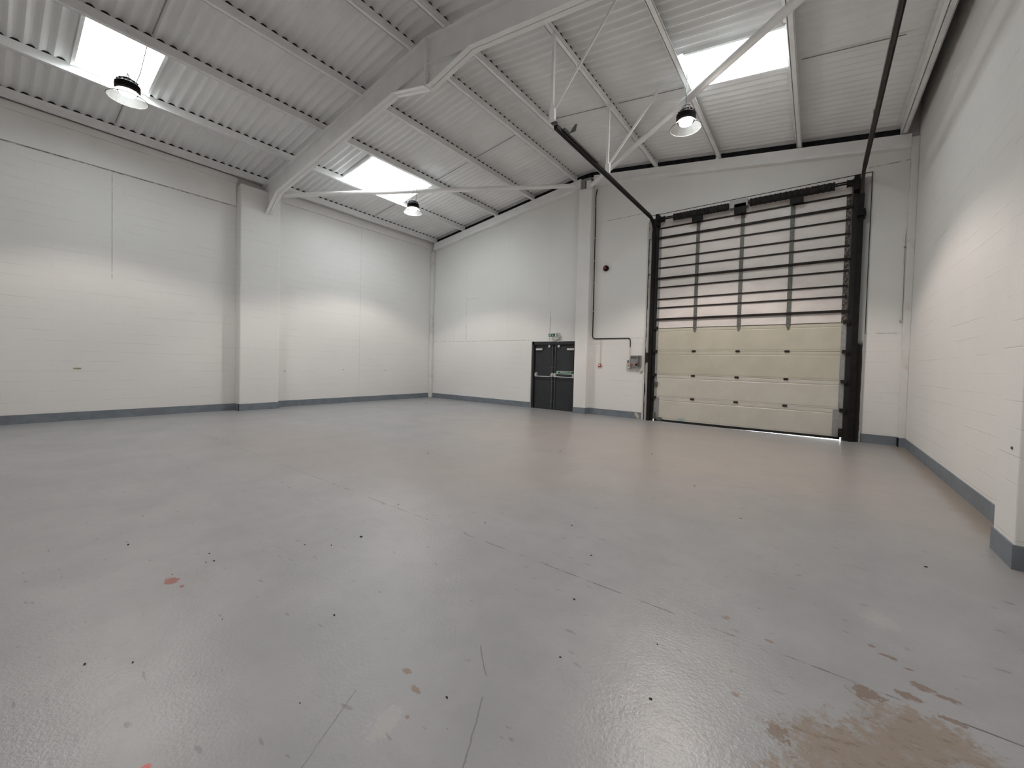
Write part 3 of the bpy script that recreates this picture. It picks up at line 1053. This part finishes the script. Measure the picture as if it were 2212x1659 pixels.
# ------------------------------------------------------------------ sectional loading door
d2 = bpy.data.objects.new('door_2', None)
COL.objects.link(d2)
d2.location = (-1.56, D, 0)
d2['kind'] = 'structure'
tag(d2, 'tall sectional loading door with dark rails and cream lower panels', 'door')
PX0, PX1 = -3.60, 0.50
YP = D-0.035            # face of the panels
panels = [(0.06, 0.677, 'panel_low'), (0.683, 1.303, 'panel_low'), (1.309, 1.960, 'panel_cream'), (1.968, 2.598, 'panel_cream'),
          (2.606, 3.165, 'panel_up'), (3.175, 3.73, 'panel_up'), (3.74, 4.275, 'panel_up'), (4.285, 4.835, 'panel_up'),
          (4.845, 5.375, 'panel_up'), (5.385, 5.66, 'panel_up')]
for (a, b, mk) in panels:
    if mk == 'panel_up':
        prof = [(YP, a), (YP, b), (YP+0.04, b), (YP+0.04, a)]
    else:
        prof = [(YP+0.004, a), (YP+0.004, a+0.035), (YP, a+0.045), (YP, b-0.105), (YP+0.006, b-0.095), (YP+0.006, b-0.085), (YP, b-0.075),
                (YP, b-0.008), (YP+0.004, b), (YP+0.04, b), (YP+0.04, a)]
    link('panel', MB().prism(prof, 'x', PX0, PX1), M[mk], d2)
for zr_ in (2.85, 3.985, 5.11):
    link('strut_rail', MB().box(PX0-0.03, PX1+0.03, YP-0.055, YP-0.001, zr_-0.027, zr_+0.027), M['rail'], d2, bevel=0.006)
for zr_ in (3.17, 3.41, 3.735, 4.28, 4.54, 4.84, 5.38):
    link('rail', MB().box(PX0, PX1, YP-0.028, YP-0.001, zr_-0.018, zr_+0.018), M['rail'], d2)
link('rail', MB().box(PX0, PX1, YP-0.006, YP-0.001, 2.595, 2.607), M['rail'], d2)
for xs_ in (-2.6, -1.573, -0.55):
    link('strap', MB().box(xs_-0.042, xs_+0.042, YP-0.022, YP-0.0005, 2.56, 5.44).prism(
        [(xs_-0.03, 2.56), (xs_+0.03, 2.56), (xs_+0.02, 2.48), (xs_-0.02, 2.48)], 'y', YP-0.02, YP-0.0005), M['galv'], d2)
    for zh in (1.964, 1.306, 0.680):
        link('hinge', MB().box(xs_-0.045, xs_+0.045, YP-0.022, YP, zh-0.018, zh+0.026).tube(
            [(xs_-0.05, YP-0.022, zh), (xs_+0.05, YP-0.022, zh)], 0.012, 8), M['rail'], d2)
# end stiles, unseen backing sheet added to stop light leaking through the panel joints
link('leak_backing', MB().box(SX0-0.05, SX1+0.05, YP+0.0405, YP+0.05, 0.06, 5.75), M['rubber'], d2)
link('end_stile', MB().box(PX0-0.01, PX0+0.055, YP-0.012, YP-0.001, 0.68, 5.40), M['galv_lt'], d2)
link('end_stile', MB().box(PX1-0.085, PX1+0.01, YP-0.012, YP-0.001, 2.6, 5.40), M['grime'], d2)
link('end_stile', MB().box(PX1-0.075, PX1+0.01, YP-0.012, YP-0.001, 0.68, 2.6), M['galv_lt'], d2)
link('corner_plate', MB().box(PX0-0.01, PX0+0.13, YP-0.014, YP-0.001, 0.10, 0.672), M['galv_lt'], d2)
link('corner_plate', MB().box(PX1-0.16, PX1+0.01, YP-0.014, YP-0.001, 0.10, 0.672), M['galv_lt'], d2)
link('bottom_bracket', MB().box(PX1-0.055, PX1+0.02, YP-0.07, YP-0.014, 0.08, 0.26), M['rail'], d2)
link('bottom_bracket', MB().box(PX0-0.01, PX0+0.05, YP-0.06, YP-0.014, 0.06, 0.24).box(PX0+0.10, PX0+0.22, YP-0.05, YP, 0.03, 0.11), M['galv'], d2)
for zh in (0.66, 1.29, 1.95, 2.60):
    for (a, b) in ((PX0-0.06, PX0+0.045), (PX1-0.05, PX1+0.06)):
        link('roller_hinge', MB().box(a, b, YP-0.07, YP-0.012, zh-0.03, zh+0.045).tube([(a, YP-0.05, zh), (b, YP-0.05, zh)], 0.02, 8), M['rail'], d2)
link('slide_bolt', MB().box(PX0+0.0, PX0+0.085, YP-0.04, YP-0.012, 0.98, 1.10).tube(
    [(PX0+0.02, YP-0.05, 0.99), (PX0+0.02, YP-0.05, 1.09), (PX0+0.10, YP-0.05, 1.09)], 0.01, 6), M['galv'], d2)
link('bottom_seal', MB().prism([(PX0, 0.002), (-1.75, 0.002), (PX1-0.02, 0.013), (PX1-0.02, 0.07), (PX0, 0.058)], 'y', YP-0.004, YP+0.04), M['rubber'], d2)

# jambs and lintel trim (fixed to the wall)
struct('trim_6', MB().box(-3.95, -3.905, D-0.03, D-0.0005, 0, 5.62), M['white_pl'])
lj = tag(link('door_jamb', MB().box(-3.90, -3.625, D-0.05, D-0.001, 0, 5.68), M['jamb']),
         'black and white smeared steel jamb on the left side of the loading door', 'door jamb')
rj = tag(link('door_jamb', MB().box(0.525, 0.815, D-0.05, D-0.001, 0, 5.70), M['post']),
         'wide steel jamb right of the loading door, sooty black below and pale above', 'door jamb')
tag(link('jamb_edge_strip', MB().box(0.815, 0.828, D-0.03, D-0.001, 2.35, 5.79), M['black']),
    'thin black strip along the right edge of the right door jamb', 'strip')
tag(link('lintel_strip', MB().box(-3.88, 0.828, D-0.03, D-0.001, 5.785, 5.80).box(-3.7, 0.6, D-0.02, D-0.001, 5.655, 5.675), M['black']),
    'thin black strip along the head of the loading door', 'strip')
struct('trim_7', MB().box(-3.88, 0.815, D-0.025, D-0.0005, 5.70, 5.785), M['smooth'])

# tracks: vertical run, bend, horizontal run
def track(lab, x, zh, zend, yend, matk):
    t = thing('door_track', lab, 'door track', (x, D-0.1, 0))
    y = D-0.105
    R = 0.42
    prof = [(-0.035, -0.03), (0.035, -0.03), (0.035, 0.03), (-0.035, 0.03)]
    link('vertical_track', MB().box(x-0.045, x+0.045, y-0.035, D-0.051, 0.0, zh-R), M['black'], t)
    pts = []
    for k in range(9):
        a = math.pi/2*k/8
        pts.append((x, y-R+R*math.cos(a), zh-R+R*math.sin(a)))
    link('bend', MB().sweep(pts, prof, Vector((1, 0, 0))), M[matk], t)
    n = 6
    path = [(x, y-R+(yend-(y-R))*k/n, zh+(zend-zh)*k/n) for k in range(n+1)]
    c = MB()
    c.sweep(path, [(-0.035, -0.035), (-0.028, -0.035), (-0.028, 0.028), (0.035, 0.028), (0.035, 0.035), (-0.035, 0.035)])
    c.sweep(path, [(0.028, -0.035), (0.035, -0.035), (0.035, 0.028), (0.028, 0.028)])
    c.sweep(path, [(-0.028, -0.02), (0.0, -0.035), (0.028, -0.03), (0.028, 0.028), (-0.028, 0.028)])
    link('horizontal_track', c, M[matk], t)
    return t


tl_ = track('black door track running from the left jamb into the hall below the purlins', -3.735, 5.61, 5.625, 6.02, 'black')
link('end_bracket', MB().box(-3.79, -3.68, 5.94, 6.01, 5.66, 5.67).box(-3.69, -3.65, 6.2, 7.6, 5.63, 5.67), M['galv'], tl_)
link('stop_plate', MB().prism([(-3.65, 5.64), (-3.54, 5.76), (-3.50, 5.76), (-3.52, 5.65)], 'y', 6.35, 6.37), M['galv'], tl_)
M['railb'] = plain('brown_black_track', (0.045, 0.036, 0.032), 0.5, var=0.3)
tr_ = track('dark brown door track running overhead along the right wall from the loading door', 0.66, 5.76, 5.90, 5.95, 'railb')
link('joint_plate', MB().box(0.62, 0.70, 9.0, 9.05, 5.80, 5.90), M['galv'], tr_)
link('guide_bracket', MB().box(0.60, 0.74, D-0.20, D-0.05, 4.86, 4.93).box(0.70, 0.73, D-0.22, D-0.05, 4.80, 4.99), M['black'], tr_)
link('track_clip', MB().box(-3.86, -3.79, D-0.16, D-0.10, 5.10, 5.32), M['galv_lt'], tl_)

# torsion springs on the shaft
sp = thing('torsion_spring', 'greasy black torsion spring shaft across the head of the loading door', 'spring shaft', (-1.55, D-0.2, 5.56))
YSH, ZS = D-0.20, 5.575
link('shaft', MB().tube([(-3.62, YSH, ZS), (0.50, YSH, ZS)], 0.018, 10), M['black'], sp, smooth=True)
for (a, b) in ((-3.20, -1.88), (-1.42, 0.20)):
    mb = MB()
    n = 60
    prof = []
    for k in range(n+1):
        prof.append((0.082+0.010*(k % 2)+0.006*math.sin(k*1.7), a+(b-a)*k/n))
    link('spring', mb.lathe((0, YSH, ZS), prof, 20, 'x'), M['spring'], sp, smooth=True)
link('centre_bracket', MB().box(-1.86, -1.46, YSH-0.02, D-0.026, 5.52, 5.70), M['galv_lt'], sp)
for xs_ in (-2.6, -1.62, -0.48):
    link('hanging_bracket', MB().box(xs_-0.13, xs_+0.13, YSH-0.02, YSH+0.02, 5.36, 5.60), M['black'], sp)
link('bearing_plate', MB().box(-3.66, -3.58, D-0.28, D-0.06, 5.42, 5.72), M['black'], sp)
link('bearing_plate', MB().box(0.52, 0.62, D-0.28, D-0.05, 5.40, 5.70), M['black'], sp)
for (a, b) in ((-3.57, -3.44), (0.40, 0.51)):
    link('cable_drum', MB().lathe((0, YSH, ZS), [(0.09, a), (0.07, a+0.02), (0.07, b-0.02), (0.09, b)], 24, 'x'), M['black'], sp, smooth=True)

# ------------------------------------------------------------------ small fittings on the back wall
cb = thing('door_control_box', 'grey vented door control box with red knobs left of the loading door', 'control box', (-4.15, D, 1.47))
link('case', MB().box(-4.295, -4.01, D-0.13, D-0.0005, 1.50, 1.835), M['greybox'], cb, bevel=0.008)
link('side_panel', MB().box(-4.075, -4.012, D-0.134, D-0.129, 1.51, 1.825), plain('dark_grey_plastic', (0.10, 0.10, 0.10)), cb)
for zz in (1.80, 1.772, 1.744):
    link('vent_slot', MB().box(-4.285, -4.095, D-0.133, D-0.129, zz-0.006, zz+0.006), M['black'], cb)
link('stop_knob', MB().lathe((-4.25, D-0.13, 1.565), [(0.0, -0.03), (0.03, -0.03), (0.03, 0.0)], 16, 'y'), M['red'], cb)
link('red_button', MB().lathe((-4.10, D-0.13, 1.615), [(0.0, -0.02), (0.018, -0.02), (0.018, 0.0)], 16, 'y'), M['red'], cb)
link('rocker_switch', MB().box(-4.15, -4.08, D-0.142, D-0.129, 1.545, 1.585), M['black'], cb)
sw = thing('isolator_switch', 'cream isolator switch below the white conduit beside the control box', 'switch', (-4.37, D, 1.46))
link('case', MB().box(-4.42, -4.31, D-0.06, D-0.0005, 1.45, 1.62), M['beige'], sw, bevel=0.008)
link('lever', MB().box(-4.395, -4.37, D-0.09, D-0.06, 1.62, 1.70), M['black'], sw)
link('keyhole', MB().box(-4.385, -4.36, D-0.064, D-0.059, 1.52, 1.545), M['black'], sw)
link('knob', MB().box(-4.40, -4.33, D-0.075, D-0.06, 1.465, 1.50), M['white_pl'], sw)
pc = thing('pull_cone', 'white cone on a cord hanging beside the left door jamb', 'pull cord', (-3.97, D, 1.40))
link('cone', MB().lathe((-3.985, D-0.045, 1.40), [(0.035, 0.0), (0.012, 0.10), (0.006, 0.12)], 16), M['white_pl'], pc, smooth=True)
link('cord', MB().tube([(-3.985, D-0.045, 1.52), (-3.965, D-0.045, 2.3)], 0.006, 6), M['white_pl'], pc)
cp = thing('fire_call_point', 'small red fire alarm call point below a thin white conduit', 'call point', (-5.29, D, 1.47))
link('case', MB().prism([(-5.335, 1.48), (-5.245, 1.48), (-5.245, 1.545), (-5.27, 1.58), (-5.31, 1.58), (-5.335, 1.545)], 'y', D-0.05, D-0.0005), M['red'], cp)
link('glass', MB().box(-5.318, -5.262, D-0.053, D-0.049, 1.51, 1.55), M['signwhite'], cp)
tag(link('white_conduit', MB().tube([(-5.285, D-0.012, 1.58), (-5.28, D-0.012, 2.32)], 0.010, 8), M['white_pl'], loc=(-5.285, D, 1.58)),
    'thin white conduit running up from the red call point', 'conduit')
sd = thing('alarm_sounder', 'round black and red alarm sounder high on the wall left of the loading door', 'alarm', (-5.19, D, 4.48))
link('body', MB().lathe((-5.19, D, 4.48), [(0.0, -0.07), (0.05, -0.08), (0.078, -0.07), (0.088, -0.04), (0.085, -0.0005)], 28, 'y'), M['black'], sd, smooth=True)
link('red_centre', MB().lathe((-5.205, D, 4.48), [(0.0, -0.11), (0.03, -0.105), (0.045, -0.08), (0.045, -0.07)], 20, 'y'), M['red'], sd, smooth=True)
# black conduit from the roof down to the control box
cdt = thing('black_conduit', 'black conduit dropping beside the white column then across to the control box', 'conduit', (-5.58, D, 2.34))
link('pipe', MB().tube([(-5.56, D-0.02, 6.95), (-5.60, D-0.02, 6.75), (-5.592, D-0.02, 6.2), (-5.585, D-0.02, 5.2), (-5.575, D-0.02, 4.2), (-5.565, D-0.02, 2.46),
                        (-5.555, D-0.02, 2.40), (-5.53, D-0.02, 2.36), (-5.48, D-0.02, 2.345), (-4.42, D-0.02, 2.345), (-4.385, D-0.02, 2.335),
                        (-4.362, D-0.02, 2.30), (-4.355, D-0.02, 2.25), (-4.352, D-0.02, 2.08)], 0.0135, 8, Vector((0, 1, 0))), M['black'], cdt, smooth=True)
for zz in (6.42, 5.45, 4.75, 4.08, 3.2):
    link('saddle', MB().box(-5.62, -5.555, D-0.042, D-0.001, zz-0.012, zz+0.012), M['white_pl'], cdt)
tag(link('white_conduit', MB().tube([(-4.352, D-0.015, 2.078), (-4.355, D-0.015, 1.62)], 0.016, 8, Vector((0, 1, 0))), M['white_pl'], loc=(-4.352, D, 1.62)),
    'short white conduit joining the black conduit to the cream isolator switch', 'conduit')
rc = thing('corner_conduit', 'thin white conduit in the far right corner ending in a round box', 'conduit', (1.385, D, 2.6))
link('pipe', MB().tube([(1.385, D-0.012, 2.64), (1.37, D-0.012, 4.3), (1.375, D-0.012, 4.36), (1.395, D-0.03, 4.5)], 0.010, 8, Vector((0, 1, 0))), M['white_pl'], rc)
link('round_box', MB().lathe((1.385, D, 2.6), [(0.0, -0.05), (0.03, -0.045), (0.04, -0.0005)], 18, 'y'), M['beige'], rc, smooth=True)
link('saddle', MB().box(1.36, 1.40, D-0.03, D-0.001, 4.10, 4.13), M['greybox'], rc)

# nail / plug marks on the walls
for (x, y, z, ax, lab) in ((XL, 1.28, 1.16, 'x', 'small yellowed scrap stuck to the left wall near the camera'),
                           ):
    tag(link('wall_scrap', MB().box(XL, XL+0.012, 1.22, 1.34, 1.145, 1.168), plain('old_yellow_tape', (0.42, 0.36, 0.2)), loc=(x, y, z)), lab, 'scrap')
wm = plain('rust_plug', (0.16, 0.10, 0.08))
for (y, z, lab) in ((5.62, 1.10, 'dark wall plug in the left wall just beyond the pier'),
                    (7.55, 1.15, 'rusty wall plug in the left wall, middle of the far bay'),
                    (9.25, 1.13, 'dark wall plug in the left wall nearest the back corner')):
    tag(link('wall_plug', MB().lathe((XL, y, z), [(0.0, 0.012), (0.014, 0.010), (0.014, 0.0005)], 10, 'x'), wm, loc=(XL, y, z)), lab, 'wall plug', 'wall plugs')
tag(link('wall_plug', MB().lathe((1.285, 5.0, 0.93), [(0.0, -0.010), (0.012, -0.008), (0.012, -0.0005)], 10, 'x'), wm, loc=(1.285, 5.0, 0.93)),
    'dark wall plug in the right hand pier', 'wall plug', 'wall plugs')

# ------------------------------------------------------------------ crumbs of dirt on the floor
chips = [(-2.197, 1.243, 1.0), (-4.254, .691, 1.3), (-3.618, 1.039, .8), (-3.46, 1.022, .9), (-3.479, .98, .7), (-3.455, .782, .6), (-3.227, 1.565, .8),
         (-1.77, 3.337, 1), (-1.362, 2.908, .9), (-1.181, 2.289, 1), (-2.754, .295, .9), (-2.596, .439, .7), (-1.262, 1.251, .8),
         (-.992, 1.788, .7), (-.63, 2.207, .6), (-.542, 1.822, .9), (-2.646, .824, .5), (-1.736, .831, .5), (-3.019, 1.937, 1.5), (-3.059, 1.698, .9),
         (-3.423, 2.622, 1.0), (-2.419, 2.848, .9), (-3.49, 6.075, 1.6), (-1.18, 5.494, 1.1), (-.548, 4.622, 1), (.741, 4.441, 1.3),
         (-11.038, 9.573, 2.0), (-10.034, 8.108, 1.8), (-5.0, 4.4, 1.2), (-2.2, 7.0, 1.4)]
first = None
for (x, y, s_) in chips:
    if first is None:
        mb = MB()
        n = 7
        ring = [(random.uniform(0.7, 1.2)*0.011*math.cos(2*math.pi*k/n), random.uniform(0.7, 1.1)*0.006*math.sin(2*math.pi*k/n)) for k in range(n)]
        mb.prism([(a, b) for a, b in ring], 'z', 0.0, 0.004)
        first = link('dirt_crumb', mb, M['chip'])
        o = first
        tag(o, 'small dark crumb of dirt lying on the grey floor', 'dirt', 'dirt crumbs on the floor')
    else:
        o = first.copy()
        COL.objects.link(o)
    o.location = (x, y, 0.0004)
    o.scale = (s_, s_, s_)
    o.rotation_euler = (0, 0, random.uniform(-0.4, 0.9))
